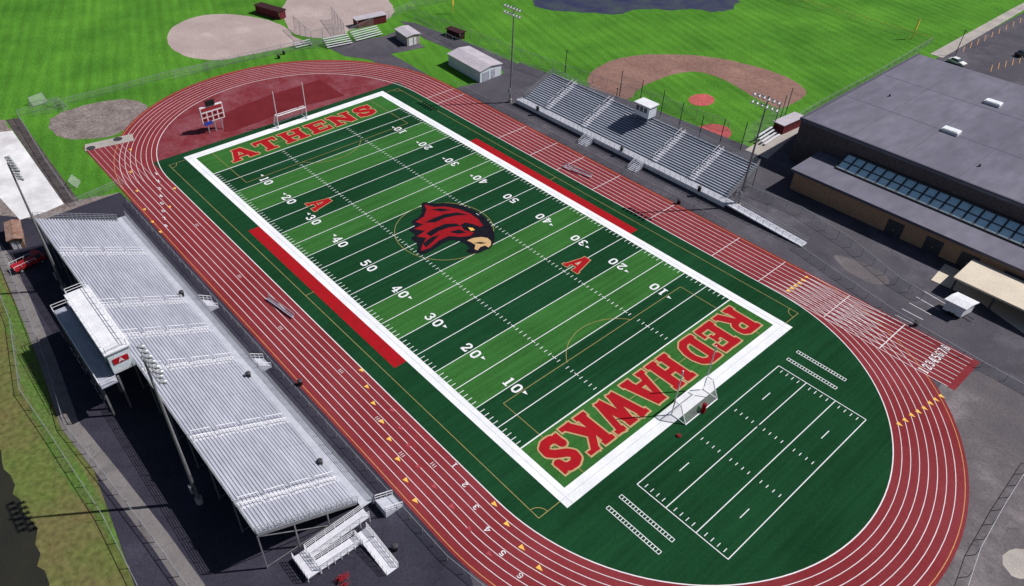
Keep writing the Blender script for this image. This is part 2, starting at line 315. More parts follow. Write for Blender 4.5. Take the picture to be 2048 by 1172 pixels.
# ---------------- stroke lettering ----------------
def seg(*a): return ('s',)+a
GL={
'A':(.97,[seg(.15,.05,.44,.97,.2),seg(.82,.05,.53,.97,.28),seg(.25,.33,.68,.33,.15),seg(.0,.07,.32,.07,.14),seg(.62,.07,.99,.07,.14),seg(.3,.94,.62,.94,.12)]),
'T':(.9,[seg(.45,0,.45,1,.3),seg(.03,.9,.87,.9,.2),seg(.08,.66,.08,.95,.12),seg(.82,.66,.82,.95,.12),seg(.22,.07,.68,.07,.14)]),
'H':(1.0,[seg(.24,0,.24,1,.27),seg(.76,0,.76,1,.27),seg(.24,.5,.76,.5,.18),seg(.04,.07,.44,.07,.14),seg(.56,.07,.96,.07,.14),seg(.04,.93,.44,.93,.14),seg(.56,.93,.96,.93,.14)]),
'E':(.88,[seg(.25,0,.25,1,.27),seg(.04,.09,.84,.09,.18),seg(.04,.91,.84,.91,.18),seg(.25,.5,.62,.5,.16),seg(.79,.08,.79,.36,.12),seg(.79,.64,.79,.92,.12),seg(.6,.36,.6,.64,.11)]),
'N':(1.0,[seg(.2,0,.2,1,.22),seg(.8,0,.8,1,.22),seg(.22,.94,.78,.06,.28),seg(.02,.07,.4,.07,.14),seg(.02,.93,.3,.93,.14),seg(.6,.93,.98,.93,.14)]),
'S':(.85,[('p',[(.69,.68),(.66,.8),(.55,.88),(.35,.89),(.2,.82),(.17,.7),(.27,.59),(.55,.45),(.68,.34),(.66,.19),(.52,.11),(.3,.11),(.18,.2),(.15,.33)],.24),seg(.1,.04,.1,.38,.11),seg(.75,.62,.75,.97,.11)]),
'R':(.98,[seg(.24,0,.24,1,.27),('p',[(.2,.91),(.6,.91),(.73,.84),(.76,.72),(.72,.58),(.58,.5),(.24,.5)],.2),seg(.52,.48,.8,.06,.26),seg(.04,.07,.44,.07,.14),seg(.68,.07,.98,.07,.14),seg(.04,.93,.44,.93,.14)]),
'D':(.96,[seg(.24,0,.24,1,.27),('p',[(.2,.9),(.55,.9),(.72,.8),(.8,.6),(.8,.4),(.72,.2),(.55,.1),(.2,.1)],.22),seg(.04,.08,.44,.08,.14),seg(.04,.92,.44,.92,.14)]),
'W':(1.3,[seg(.16,1,.4,.04,.25),seg(.4,.04,.65,.9,.19),seg(.65,.9,.9,.04,.25),seg(.9,.04,1.14,1,.19),seg(.0,.93,.36,.93,.14),seg(.48,.93,.82,.93,.14),seg(.96,.93,1.3,.93,.14)]),
'K':(1.0,[seg(.22,0,.22,1,.27),seg(.28,.42,.76,.95,.2),seg(.42,.55,.78,.06,.27),seg(.02,.07,.42,.07,.14),seg(.02,.93,.42,.93,.14),seg(.6,.93,.97,.93,.13),seg(.6,.07,1.0,.07,.14)]),
'0':(.72,[('p',[(.36,.92),(.55,.84),(.6,.65),(.6,.35),(.55,.16),(.36,.08),(.17,.16),(.12,.35),(.12,.65),(.17,.84),(.36,.92)],.17)]),
'1':(.5,[seg(.26,0,.26,1,.19),seg(.04,.07,.48,.07,.13),seg(.08,.9,.28,.9,.12)]),
'2':(.72,[('p',[(.12,.7),(.16,.86),(.36,.92),(.56,.84),(.58,.66),(.45,.48),(.15,.16)],.16),seg(.08,.09,.66,.09,.17),seg(.62,.05,.62,.28,.1)]),
'3':(.72,[('p',[(.12,.78),(.24,.91),(.46,.91),(.58,.78),(.55,.6),(.36,.53),(.55,.46),(.6,.27),(.5,.11),(.26,.08),(.12,.2)],.15)]),
'4':(.75,[seg(.52,0,.52,1,.18),seg(.5,.95,.1,.35,.12),seg(.04,.32,.74,.32,.13),seg(.34,.06,.72,.06,.12)]),
'5':(.72,[seg(.16,.5,.16,.95,.14),seg(.12,.91,.62,.91,.16),('p',[(.16,.54),(.4,.6),(.57,.48),(.6,.3),(.5,.12),(.28,.08),(.12,.18)],.16)]),
'6':(.72,[('p',[(.56,.84),(.38,.92),(.2,.82),(.12,.55),(.12,.28),(.22,.11),(.42,.08),(.58,.2),(.58,.4),(.46,.53),(.28,.53),(.14,.42)],.15)]),
'7':(.68,[seg(.06,.91,.64,.91,.16),seg(.58,.88,.26,0,.17)]),
'8':(.72,[('p',[(.36,.92),(.54,.84),(.54,.64),(.36,.53),(.18,.64),(.18,.84),(.36,.92)],.14),('p',[(.36,.52),(.58,.4),(.58,.18),(.36,.08),(.14,.18),(.14,.4),(.36,.52)],.14)]),
}
def glyph(mb,ch,o,u,v,W,H,z,grow=0,wk=1):
    for g in GL[ch][1]:
        pts=[(g[1],g[2]),(g[3],g[4])] if g[0]=='s' else g[1]; w=(g[5] if g[0]=='s' else g[2])*(H*.5+W*.5)*wk+2*grow
        q=[Vector((o[0]+u[0]*x*W+v[0]*y*H,o[1]+u[1]*x*W+v[1]*y*H)) for x,y in pts]
        for i in range(len(q)-1):
            d=(q[i+1]-q[i]).normalized(); a=q[i]-d*grow; b_=q[i+1]+d*grow
            if g[0]=='p': a=q[i]; b_=q[i+1]
            mb.line(a,b_,w,z)
        if g[0]=='p':
            for c in q: mb.disc(c,w/2,z)
def word(s,c,u,v,total,H,grow):
    gap=.1; i=0
    W=total/(sum(GL[ch][0] for ch in s if ch!=' ')+gap*(len(s)-1)+.12*s.count(' '))
    x=-total/2
    for ch in s:
        if ch==' ': x+=.12*W+gap*W; continue
        i+=1; o=(c[0]+u[0]*x-v[0]*H/2,c[1]+u[1]*x-v[1]*H/2); x+=(GL[ch][0]+gap)*W
        a=MB(); glyph(a,ch,o,u,v,W,H,Z2+.01+(i%2)*.01,grow); a=a.build('painted_letter','letter_tan',turf); a['label']='tan edged red letter %s of the end zone word %s'%(ch,s)
        a2=MB(); glyph(a2,ch,o,u,v,W,H,Z3+.025,0); a2.build('letter_fill','letter_red',a)
word('ATHENS',(-49.8,0),(0,1),(-1,0),37,5.0,.24)
word('RED HAWKS',(49.65,0),(0,-1),(1,0),44.8,6.0,.27)
for sx in range(-4,5):
    n=str((5-abs(sx))*10)
    for side in (-1,1):
        u=(-side*1,0); v=(0,-side); m=MB(); c=(sx*9.144,side*16.76)
        W=1.9
        for k,ch in enumerate(n):
            w=GL[ch][0]*W; off=(-.3-w) if k==0 else .3
            glyph(m,ch,(c[0]+u[0]*off-v[0]*.95,c[1]+u[1]*off-v[1]*.95),u,v,W,1.9,Z3,0,1.05)
        if sx:
            d=1 if sx>0 else -1; ax=c[0]+d*2.05; ay=c[1]-side*.35
            m.poly([(ax,ay-.3),(ax,ay+.3),(ax+d*.8,ay)],Z3+.01)
        o=m.build('yard_number','line_white',turf); o['label']='white %s yard number %s'%(n,('nearer ' if sx>0 else 'farther ')*bool(sx)+('on the side of the large bleachers' if side<0 else 'on the side of the small bleachers'))
for px,py in ((640,408),(1157,528)):
    c=P(px,py); u=(1,0); v=(0,1)
    a=MB(); glyph(a,'A',(c.x-1.75,c.y-2.35),u,v,3.6,4.7,Z3,.15,.85); a=a.build('letter_emblem','letter_tan',turf)
    a2=MB(); glyph(a2,'A',(c.x-1.75,c.y-2.35),u,v,3.6,4.7,Z4+.006,0,.88); a2.build('letter_fill','letter_red',a)
hb=flat('hawk_emblem',G(smooth([(842,404),(866,408),(890,406),(918,410),(945,419),(967,432),(982,450),(990,470),(988,486),(982,497),(970,501),(957,508),(940,508),(930,502),(942,497),(926,485),(905,480),(888,486),(868,500),(848,510),(833,507),(837,490),(819,476),(834,472),(814,459),(833,455),(820,444),(838,436),(845,422)],1)),Z3,'emblem_black',turf)
def hp(pts,m,z,n='emblem_shape'): flat(n,G(pts),z,m,hb)
hp([(849,410),(868,415),(890,414),(917,419),(940,428),(957,440),(966,452),(960,455),(946,449),(930,446),(921,451),(928,461),(948,466),(940,473),(920,475),(898,473),(878,482),(860,497),(842,503),(845,490),(853,477),(834,474),(850,463),(828,459),(847,450),(831,445),(848,434),(853,421)],'emblem_red',Z3+.012,'red_head')
hp([(850,446),(868,437),(890,429),(915,426),(938,431),(912,432),(890,437),(870,446)],'emblem_black',Z3+.02,'black_streak')
hp([(852,468),(868,458),(890,449),(912,448),(922,453),(898,456),(878,463),(862,474)],'emblem_black',Z3+.021,'black_streak')
hp([(898,465),(918,460),(934,466),(916,469)],'emblem_black',Z3+.022,'black_streak')
hp([(862,420),(880,418),(905,421),(882,424)],'emblem_black',Z3+.023,'black_streak')
hp([(846,488),(862,476),(880,470),(866,484),(852,496)],'emblem_black',Z3+.0235,'black_streak')
hp([(934,482),(946,477),(962,475),(975,477),(982,483),(982,491),(977,496),(970,492),(961,495),(955,502),(949,499),(951,491),(943,486)],'beak_tan',Z3+.012,'beak')
hp([(946,487),(960,485),(974,487),(962,489)],'emblem_black',Z3+.02,'beak_line')
hp([(936,456),(945,457),(950,461),(942,463)],'yellow_paint',Z3+.024,'eye')
m=MB(); gx0,gx1,gy=59.4,73.0,16.3
for x in (gx0,gx0+4.53,gx0+9.06,gx1): m.line((x,-gy),(x,gy),.12,Z2)
for y in (-gy,gy): m.line((gx0,y),(gx1,y),.12,Z2+.01)
for i in range(1,15):
    x=gx0+i*13.6/15
    for y0,y1 in ((-gy+.4,-gy+1.1),(gy-1.1,gy-.4),(-4.2,-3.6),(3.6,4.2)): m.line((x,y0),(x,y1),.1,Z2)
for x in (gx0+2.2,gx0+11.3):
    for y in (-9.5,9.5): m.line((x,y-1),(x,y+1),.12,Z2)
m.build('practice_grid','line_white',turf)
for a,b_ in (((1595,703),(1690,762)),((1575,718),(1672,778)),((1240,993),(1347,1082)),((1215,1015),(1320,1107))):
    A=P(*a);B_=P(*b_); y=(A.y+B_.y)/2; m=MB()
    for yy in (y-.28,y+.28): m.line((A.x,yy),(B_.x,yy),.09,Z2)
    n=18
    for i in range(n+1): x=A.x+(B_.x-A.x)*i/n; m.line((x,y-.28),(x,y+.28),.09,Z2+.01)
    m.build('painted_ladder','line_white',turf)
# track markings
def tri(px,py,m='yellow_paint',s=.42):
    c=P(px,py); k=MB()
    k.poly([(c.x-s,c.y-s*.8),(c.x+s,c.y),(c.x-s,c.y+s*.8)],ZT+.03); return k.build('lane_marker',m,track)
for q in [(724,742),(735,775),(748,808),(765,845),(780,880),(797,920),(813,962),(832,1003),(1015,1050),(1045,1097),(1080,1138),(990,1010),(1800,850),(1812,842),(1825,832),(1838,825),(1850,818),(1862,808),(1873,801),(1884,794),(1615,556),(1607,562),(1600,568),(1592,573),(1585,578),(1578,583),(262,300),(262,345),(275,383),(290,420),(306,445),(322,465),(350,378),(340,415)]: tri(*q)
for q in [(785,822),(802,858),(818,893),(838,935),(870,975),(905,1015),(940,1060),(980,1110)]: tri(*q,m='pink_paint')
m=MB()
for x in (-20,-2,22,36.6,-46,-42,-10,8,46,58): m.line((x,RI),(x,RO),.1,ZT+.022)
for i in range(8): m.line((46+i*.6,RI+i*LW),(62+i*.8,RI+(i+1)*LW),.07,ZT+.024)
for i in range(8): m.line((58,RI+i*LW),(68-.5*i,RI+(i+1)*LW),.06,ZT+.026)
for i,x in enumerate((-31,-12,4,18,29,36,40)):
    for k in (0,.35,.7): m.line((x+k,-RI-(i%3)*LW-LW*.3-LW*2),(x+k,-RI-(i%3)*LW-LW*.8-LW*2),.08,ZT+.024)
m.build('start_lines','line_white',track)
for k,q in enumerate([(908,930),(930,970),(952,1015),(975,1060),(1005,1107),(1040,1152)]):
    c=P(*q); m=MB(); glyph(m,str(k+1),(c.x+.35,c.y+.38),(-1,0),(0,-1),.95,.78,ZT+.03,0,.9); m.build('lane_number','line_white',track)
cA=P(1870,718)
for k in range(8):
    c=(cA.x,RI+(k+.5)*LW); m=MB(); glyph(m,str(k+1),(c[0]+.7,c[1]-.3),(0,1),(-1,0),.9,1.5,ZT+.04); m.build('lane_number','line_white',c1)
    m=MB(); q=P(316+k*2.6,350+k*15); glyph(m,str(k+1),(q.x,q.y-.3),(0,1),(-1,0),.8,1.1,ZT+.04); m.build('lane_number','line_white',track)
# ---------------- fences ----------------
def fence(pts,label,h=1.8,sp=3.0,link='chain_link',pm='galvanised',r=.05,cat='fence',name='chain_link_fence',z=0,group=None,rails=(1,)):
    pts=[Vector((p[0],p[1],0)) for p in pts]; root=thing(name,label,cat,(pts[0].x,pts[0].y,z),group)
    pn=MB(); rl=MB(); src=None
    total=sum((pts[i+1]-pts[i]).length for i in range(len(pts)-1)); sp=max(sp,total/92)
    post=[]
    for i in range(len(pts)-1):
        a,b_=pts[i],pts[i+1]; L=(b_-a).length; k=max(1,round(L/sp))
        if link: pn.add([(a.x,a.y,z+.05),(b_.x,b_.y,z+.05),(b_.x,b_.y,z+h-.03),(a.x,a.y,z+h-.03)],[(0,1,2,3)])
        for f in rails: rl.bar((a.x,a.y,z+h*f),(b_.x,b_.y,z+h*f),r*1.1)
        for j in range(k+(1 if i==len(pts)-2 else 0)): post.append(a.lerp(b_,j/k))
    if link: pn.build('mesh_panel',link,root)
    rl.build('top_rail',pm,root)
    for q in post[:99]:
        if src is None: src=MB().tube((q.x,q.y,z),(q.x,q.y,z+h),r,n=6).build('post',pm,root)
        else: inst(src,root,(q.x-pts[0].x,q.y-pts[0].y,0))
    return root
fence(G([(38,233),(255,178),(350,152),(560,108),(650,92)]),'long chain link fence between left grass field and red track curve',1.6,4)
fence(G([(62,215),(120,203),(128,222),(70,232)]),'low chain link pen around the small goals at far left',1.2,3)
fence(G([(38,235),(95,330),(152,412),(246,370)]),'chain link fence around the pale slab left of the track',1.6,3)
fence(G([(655,95),(590,100),(480,125),(350,160)]),'outer chain link fence behind the round tan softball infield',2.2,4)
fence(G([(830,48),(905,88),(1010,128),(1105,160)]),'chain link fence beside the narrow asphalt walk',2.2,3)
fence(G([(815,28),(960,85),(1105,140),(1300,205),(1455,262)]),'chain link fence behind the small bleachers along the baseball field',2.4,4,'chain_link')
fence(G([(1560,262),(1640,215),(1760,150),(1862,88)]),'chain link fence between baseball field and grey roofed school',2,4,'chain_dense')
fence(G([(1862,88),(1700,38),(1560,0),(1400,-45)]),'outfield fence with yellow top rail at the upper right',1.8,5,pm='yellow_paint',r=.04)
fence(G([(700,72),(760,45),(830,15),(960,-10)]),'fence of the farther softball field beside maroon dugout',2.2,4)
fence(G([(590,60),(625,92),(690,75),(665,40)]),'tall softball backstop fence between the two tan infields',4,4,'chain_dense',r=.07)
fence([(-46,-41.3),(0,-41.3),(52,-41.3),(62,-39.8),(70,-36.5)],'waist high fence between red track and large bleachers',1.1,2.4,r=.045)
fence([(-48,41.5),(0,41.2),(33,41.2)],'waist high fence between red track and small bleachers',1.1,2.6,r=.045)
fence(G([(1590,498),(1680,560),(1790,635),(1960,735),(2060,790)]),'chain link fence round the outer edge of the track at right',1.2,3)
fence(G([(1490,385),(1600,430),(1700,495),(1790,570),(1840,600)]),'fence across the asphalt yard between small bleachers and school',1.8,3)
fence(G([(2060,925),(2000,1020),(1950,1110),(1920,1200)]),'chain link fence in the lower right corner of the asphalt',1.5,3)
fence(G([(-10,470),(45,600),(100,740),(135,860),(215,960),(310,1085),(385,1190)]),'chain link fence behind large bleachers beside the service path',1.6,3)
fence(G([(-5,575),(25,650),(45,790),(110,885),(210,1040),(285,1190)]),'winding fence along the grass bank above the dark river',1.3,3.5)
bs=thing('baseball_backstop','tall netted backstop on slim poles behind home plate','backstop',P(1420,290))
bp=G([(1238,195),(1320,235),(1395,288),(1480,302),(1545,262),(1570,230)])
nm=MB()
for i in range(len(bp)-1):
    a,b_=bp[i],bp[i+1]; nm.add([(a[0],a[1],.1),(b_[0],b_[1],.1),(b_[0],b_[1],6),(a[0],a[1],6)],[(0,1,2,3)])
nm.build('netting','chain_link',bs)
for p in bp+[((bp[i][0]+bp[i+1][0])/2,(bp[i][1]+bp[i+1][1])/2) for i in range(5)]: MB().tube((p[0],p[1],0),(p[0],p[1],6.8),.09,n=6).build('pole','steel_dark',bs)
# ---------------- bleachers ----------------
def bleacher(root,x0,x1,yf,yb,zf,zb,rows,aisles,walk=1.6,sm='seat_metal',fm='foot_metal'):
    run=(yb-yf)/rows; rise=(zb-zf)/rows; sg=1 if run>0 else -1
    srcs=None
    def bx(ya,yb_,za,zb_): return MB().box(x0,min(ya,yb_),za,x1,max(ya,yb_),zb_)
    for i in range(rows):
        y=yf; z=zf
        if i==0:
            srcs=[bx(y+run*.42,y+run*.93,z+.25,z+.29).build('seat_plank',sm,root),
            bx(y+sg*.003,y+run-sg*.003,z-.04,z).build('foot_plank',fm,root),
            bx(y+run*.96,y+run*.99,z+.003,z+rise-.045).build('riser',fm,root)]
        else:
            for s in srcs: inst(s,root,(0,run*i,rise*i))
    ya,yb_=sorted((yf-sg*.004,yf-sg*walk))
    MB().box(x0-1,ya,zf-.1,x1+1,yb_,zf-.002).build('walkway','aluminium',root)
    fy=yf-sg*walk
    MB().box(x0-1,min(fy,fy-sg*.06)-.002,zf-.9,x1+1,max(fy,fy-sg*.06)-.002,zf+.02).build('fascia','white_metal',root)
    for ax in aisles:
        st=MB()
        for i in range(rows):
            y=yf+run*i; z=zf+rise*i; st.box(ax-.6,min(y+run*.3,y+run*1.02),z+.01,ax+.6,max(y+run*.3,y+run*1.02),z+.33)
        st.build('aisle_steps','aisle_metal',root)
        hr=MB(); k=max(3,rows//6); rp_=rows/k
        for j in range(k):
            a=(yf+run*(j*rp_+.8),zf+rise*(j*rp_+.8)); c=(yf+run*(j*rp_+rp_-.8),zf+rise*(j*rp_+rp_-.8))
            for dx in (-.5,.5):
                hr.tube((ax+dx,a[0],a[1]),(ax+dx,a[0],a[1]+1.15),.04,n=6); hr.tube((ax+dx,c[0],c[1]),(ax+dx,c[0],c[1]+1.15),.04,n=6); hr.tube((ax+dx,a[0],a[1]+1.15),(ax+dx,c[0],c[1]+1.15),.05,n=6)
        hr.build('handrail','white_metal',root)
    def rail(name,a,b_,h=1.1,n=20):
        a=Vector(a);b_=Vector(b_); m=MB()
        for i in range(n+1): p=a.lerp(b_,i/n); m.tube(p,p+Vector((0,0,h)),.035,n=5)
        for f in (1,.7,.4,.1): m.bar(a+Vector((0,0,h*f)),b_+Vector((0,0,h*f)),.05)
        return m.build(name,'galvanised',root)
    rail('back_rail',(x0,yb+run*.2,zb),(x1,yb+run*.2,zb),1.2,40)
    for x in (x0-.1,x1+.1): rail('side_rail',(x,yf,zf+.1),(x,yb,zb+.1),1.3,18)
    rail('front_rail',(x0-1,fy,zf),(x1+1,fy,zf),1.0,44)
    nb=int((x1-x0)/6)
    for i in range(nb+1):
        x=x0+(x1-x0)*i/nb; m=MB(); m.bar((x,yf,zf-.25),(x,yb,zb-.25),.15,.3)
        for t in (0,.33,.66,1): y=yf+(yb-yf)*t; z=zf+(zb-zf)*t-.3; m.bar((x,y,0),(x,y,z),.16)
        m.bar((x,yf+(yb-yf)*.33,.3),(x,yb,zb-.5),.08); m.bar((x,yf,.3),(x,yb,.3),.08)
        m.build('support_frame','pole_metal',root)
home=thing('large_bleachers','long aluminium bleachers with white press box left of the field','bleachers',(0,-45,0))
ais=[P(190,517,4).x,P(300,605,4).x,P(350,662,4).x,P(400,724,4).x,P(490,857,4).x,P(590,980,4).x]
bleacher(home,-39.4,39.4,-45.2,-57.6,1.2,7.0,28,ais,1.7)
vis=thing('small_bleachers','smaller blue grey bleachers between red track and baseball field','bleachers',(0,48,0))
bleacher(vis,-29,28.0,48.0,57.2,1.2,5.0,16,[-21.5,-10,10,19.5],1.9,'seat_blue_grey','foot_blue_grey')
m=MB(); m.add([(29.0,46.1,1.19),(45.5,46.1,.25),(45.5,48.0,.25),(29.0,48.0,1.19),(29.0,46.1,.9),(45.5,46.1,.1),(45.5,48.0,.1),(29.0,48.0,.9)],[(0,1,2,3),(7,6,5,4),(0,4,5,1),(1,5,6,2),(2,6,7,3),(3,7,4,0)]); m.build('end_ramp','aluminium',vis)
m=MB()
for y in (46.15,47.95):
    for i in range(13): x=29+16.5*i/12; z=1.19-.94*i/12; m.bar((x,y,z-.1),(x,y,z+1),.05)
    for f in (1,.5): m.bar((29,y,1.19+f),(45.5,y,.25+f),.05)
m.build('ramp_railing','galvanised',vis)
# ---------------- press boxes ----------------
def pressbox(name,label,x0,x1,y0,y1,z0,z1,fr):
    o=thing(name,label,'press box',((x0+x1)/2,(y0+y1)/2,z0))
    MB().box(x0,y0,z0,x1,y1,z1).build('wall','shed_white',o)
    MB().box(x0-.3,y0-.3,z1+.003,x1+.3,y1+.3,z1+.2).build('roof','white_metal',o)
    n=max(3,int((x1-x0)/2)); yy=fr
    for i in range(n):
        a=x0+.3+(x1-x0-.6)*i/n; b_=a+(x1-x0-.6)/n-.25
        d=.03 if fr>=y1-.01 else -.03
        f=MB().box(a-.06,min(yy,yy+d),z0+1.04,b_+.06,max(yy,yy+d),z1-.29).build('window','white_metal',o)
        MB().box(a,min(yy+d,yy+d*1.6),z0+1.1,b_,max(yy+d,yy+d*1.6),z1-.35).build('pane','glass',f)
    return o
ph=pressbox('press_box','long white press box on top of the large bleachers',-9.9,5.6,-60.6,-57.75,7.2,10.6,-57.75)
MB().box(-13.5,-60.6,6.9,5.6,-57.75,7.19).build('floor_deck','aluminium',ph)
for i in range(6):
    x=-13+18.4*i/5
    for y in (-60.3,-62.6): MB().bar((x,y,0),(x,y,6.3),.25).build('column','pole_metal',ph)
MB().box(-13.5,-62.8,6.35,6.6,-60.65,6.5).build('rear_deck','foot_metal',ph)
MB().box(3.5,-60.66,6.55,4.5,-60.61,8.6).build('door','steel_dark',ph)
def railbox(parent,loop,z,h=1.1,name='railing',mm='white_metal',closed=False):
    m=MB(); q=loop+[loop[0]] if closed else loop
    for i in range(len(q)-1):
        a=Vector((*q[i],z));b_=Vector((*q[i+1],z)); n=max(1,int((b_-a).length/1.5))
        for j in range(n+1): p=a.lerp(b_,j/n); m.bar(p,p+Vector((0,0,h)),.05)
        for f in (1,.55): m.bar(a+Vector((0,0,h*f)),b_+Vector((0,0,h*f)),.06)
    return m.build(name,mm,parent)
railbox(ph,[(-9.9,-60.6),(-9.9,-57.9),(5.6,-57.9),(5.6,-60.6)],10.8,1,closed=True)
railbox(ph,[(-13.5,-60.7),(-13.5,-62.8),(6.6,-62.8),(6.6,-60.7)],6.5,1.1)
sg=MB().box(5.63,-60.2,8.5,5.7,-58.2,9.4).build('sign','letter_red',ph)
g=MB(); g.bar((5.72,-59.5,8.62),(5.72,-59.2,9.25),.03,.12); g.bar((5.72,-58.9,8.62),(5.72,-59.2,9.25),.03,.12); g.bar((5.73,-59.4,8.82),(5.73,-59.0,8.82),.03,.08); g.build('sign_letter','white_metal',sg)
pv=pressbox('press_box','small white press box on top of the small bleachers',-1.9,1.9,55.0,57.6,5.5,8.1,55.0)
for x in (-1.7,1.7):
    for y in (55.3,57.4): MB().bar((x,y,0),(x,y,5.48),.2).build('column','galvanised',pv)
# ---------------- stairs and ramps ----------------
def stairs(label,x0,x1,ya,yb,zt,n=7,group=None):
    o=thing('access_stairs',label,'stairs',((x0+x1)/2,ya,0),group); st=MB()
    for i in range(n):
        y0=ya+(yb-ya)*i/n; y1=ya+(yb-ya)*(i+1)/n; st.box(x0,min(y0,y1),.01,x1,max(y0,y1),zt*(n-i)/n-.02)
    st.build('steps','aluminium',o)
    for x in (x0,x1):
        m=MB()
        for k in range(4): t=k/3; y=ya+(yb-ya)*t; z=zt*(1-t); m.tube((x,y,z),(x,y,z+1),.04,n=6)
        m.bar((x,ya,zt+1),(x,yb,1),.07); m.bar((x,ya,zt+.5),(x,yb,.5),.05); m.build('handrail','white_metal',o)
for q,l in (((425,605),'white railed stairs from large bleachers near their upper end'),((525,725),'white railed stairs from large bleachers down to asphalt near midfield')):
    c=P(q[0],q[1],.6); stairs(l,c.x-1.2,c.x+1.2,-43.4,-41.6,1.2)
for q,l in (((1155,290),'short white stairs from small bleachers nearer the shed'),((1257,340),'short white stairs from small bleachers below the press box')):
    c=P(q[0],q[1],.6); stairs(l,c.x-1,c.x+1,46.0,43.3,1.2)
rp=thing('access_ramp','white railed switchback ramp with landings at the lower end of the large bleachers','ramp',(42,-50,0))
def deck(x0,y0,x1,y1,za,zb,along='y',sides=(0,1)):
    m=MB()
    if along=='y': vs=[(x0,y0,za),(x1,y0,za),(x1,y1,zb),(x0,y1,zb)]
    else: vs=[(x0,y0,za),(x1,y0,zb),(x1,y1,zb),(x0,y1,za)]
    m.add(vs+[(a,b_,c-.15) for a,b_,c in vs],[(0,1,2,3),(7,6,5,4),(0,4,5,1),(1,5,6,2),(2,6,7,3),(3,7,4,0)]); m.build('ramp_deck','aisle_metal',rp)
    h=MB(); E=[(vs[0],vs[3]),(vs[1],vs[2])] if along=='y' else [(vs[0],vs[1]),(vs[3],vs[2])]
    for k in sides:
        a=Vector(E[k][0]);b_=Vector(E[k][1])
        for i in range(7): p=a.lerp(b_,i/6); h.bar((p.x,p.y,0),p+Vector((0,0,1)),.06)
        for f in (1,.66,.33): h.bar(a+Vector((0,0,f)),b_+Vector((0,0,f)),.05)
    h.build('ramp_railing','white_metal',rp)
deck(40.6,-53.2,42.0,-45.2,.85,1.2); deck(42.6,-53.2,44.0,-47.8,.83,.55); deck(40.6,-54.9,44.0,-53.3,.84,.84,'x'); deck(42.6,-47.7,44.2,-46.1,.54,.54,'x'); deck(44.3,-47.7,49.0,-46.1,.53,.08,'x')
stairs('white railed stairs beside the ramp at bleacher corner',40.6,42.8,-43.4,-40.9,1.2)
# ---------------- light poles ----------------
def lightpole(base,h,face,label):
    o=thing('light_pole',label,'light pole',base,'tall stadium light poles'); bx,by=base[0],base[1]
    MB().tube((bx,by,0),(bx,by,h),.25,.12,12).build('pole','pole_metal',o)
    MB().tube((bx,by,0),(bx,by,1.0),.45,.45,12).build('footing','concrete',o)
    for k,z in enumerate((h-.3,h-1.7)):
        MB().bar((bx-2.6,by+face*.15,z),(bx+2.6,by+face*.15,z),.12).build('crossarm','pole_metal',o)
        for i in range(6):
            x=bx-2.4+i*.96
            l=MB(); l.tube((x,by+face*.25,z+.05),(x,by+face*.6,z-.1),.1,.27,10); l.tube((x,by+face*.6,z-.1),(x,by+face*.8,z-.2),.27,.3,10); l=l.build('floodlight','galvanised',o)
            MB().tube((x,by+face*.805,z-.203),(x,by+face*.82,z-.21),.26,.26,10).build('lens','lens',l)
    m=MB(); m.box(bx-.3,by-.55,2.5,bx+.3,by-.35,3.8); m.build('control_box','galvanised',o)
for bpx,h,f,l in (((1020,205),22.9,-1,'tall stadium light pole beside the white shed'),((1475,415),23.1,-1,'stadium light pole at the right end of the small bleachers'),((130,580),24,1,'stadium light pole behind far end of the large bleachers'),((400,1005),25,1,'stadium light pole behind near end of the large bleachers')):
    b_=P(*bpx); lightpole((b_.x,b_.y,0),h,f,l)
for q,h,l in (((1130,145),6,'slim dark pole beside the baseball outfield fence'),((1910,110),7,'dark utility pole at the corner of the parking lot'),((1230,215),5,'slim pole behind the middle of the small bleachers')):
    c=P(*q); o=thing('utility_pole',l,'pole',c); MB().tube(c,c+Vector((0,0,h)),.12,.08,8).build('shaft','steel_dark',o); MB().bar(c+Vector((-.6,0,h-.3)),c+Vector((.6,0,h-.3)),.1).build('crossarm','steel_dark',o)
# ---------------- goals ----------------
def goal(s,label):
    x=s*55.0; o=thing('combination_goal',label,'goal',(x,0,0)); w=3.66
    for y in (-w,w):
        MB().tube((x,y,0),(x,y,8.8),.1,n=8).build('upright','white_metal',o)
        m=MB(); m.tube((x,y,2.9),(x+s*1.0,y,2.9),.08); m.tube((x+s*1.0,y,2.9),(x+s*2.4,y,.1),.08); m.tube((x,y,.15),(x+s*2.4,y,.15),.08); m.build('side_frame','white_metal',o)
        MB().add([(x,y,.1),(x,y,2.9),(x+s*1.0,y,2.9),(x+s*2.4,y,.1)],[(0,1,2,3)]).build('side_net','net',o)
    MB().tube((x,-w,2.95),(x,w,2.95),.12).build('crossbar','white_metal',o)
    m=MB(); m.tube((x+s*1,-w,2.9),(x+s*1,w,2.9),.07); m.tube((x+s*2.4,-w,.15),(x+s*2.4,w,.15),.08); m.build('back_bar','white_metal',o)
    MB().add([(x,-w,2.9),(x,w,2.9),(x+s*1,w,2.9),(x+s*1,-w,2.9),(x+s*2.4,w,.12),(x+s*2.4,-w,.12)],[(0,1,2,3),(3,2,4,5)]).build('back_net','net',o)
goal(1,'white football and soccer goal behind the large lower end zone word')
goal(-1,'white football and soccer goal at the scoreboard end')
for q,l in (((1405,825),'red upholstered pad standing behind lower goal'),((1357,873),'small red pad left on the white border')):
    c=P(*q); hgt=1.8 if q[0]==1405 else .3
    o=thing('goal_pad',l,'pad',c); MB().tube(c,c+Vector((0,0,hgt)),.3,n=12).build('padding','red_turf',o); MB().tube(c+Vector((0,0,hgt)),c+Vector((0,0,hgt+.06)),.2,n=12).build('cap','maroon',o)
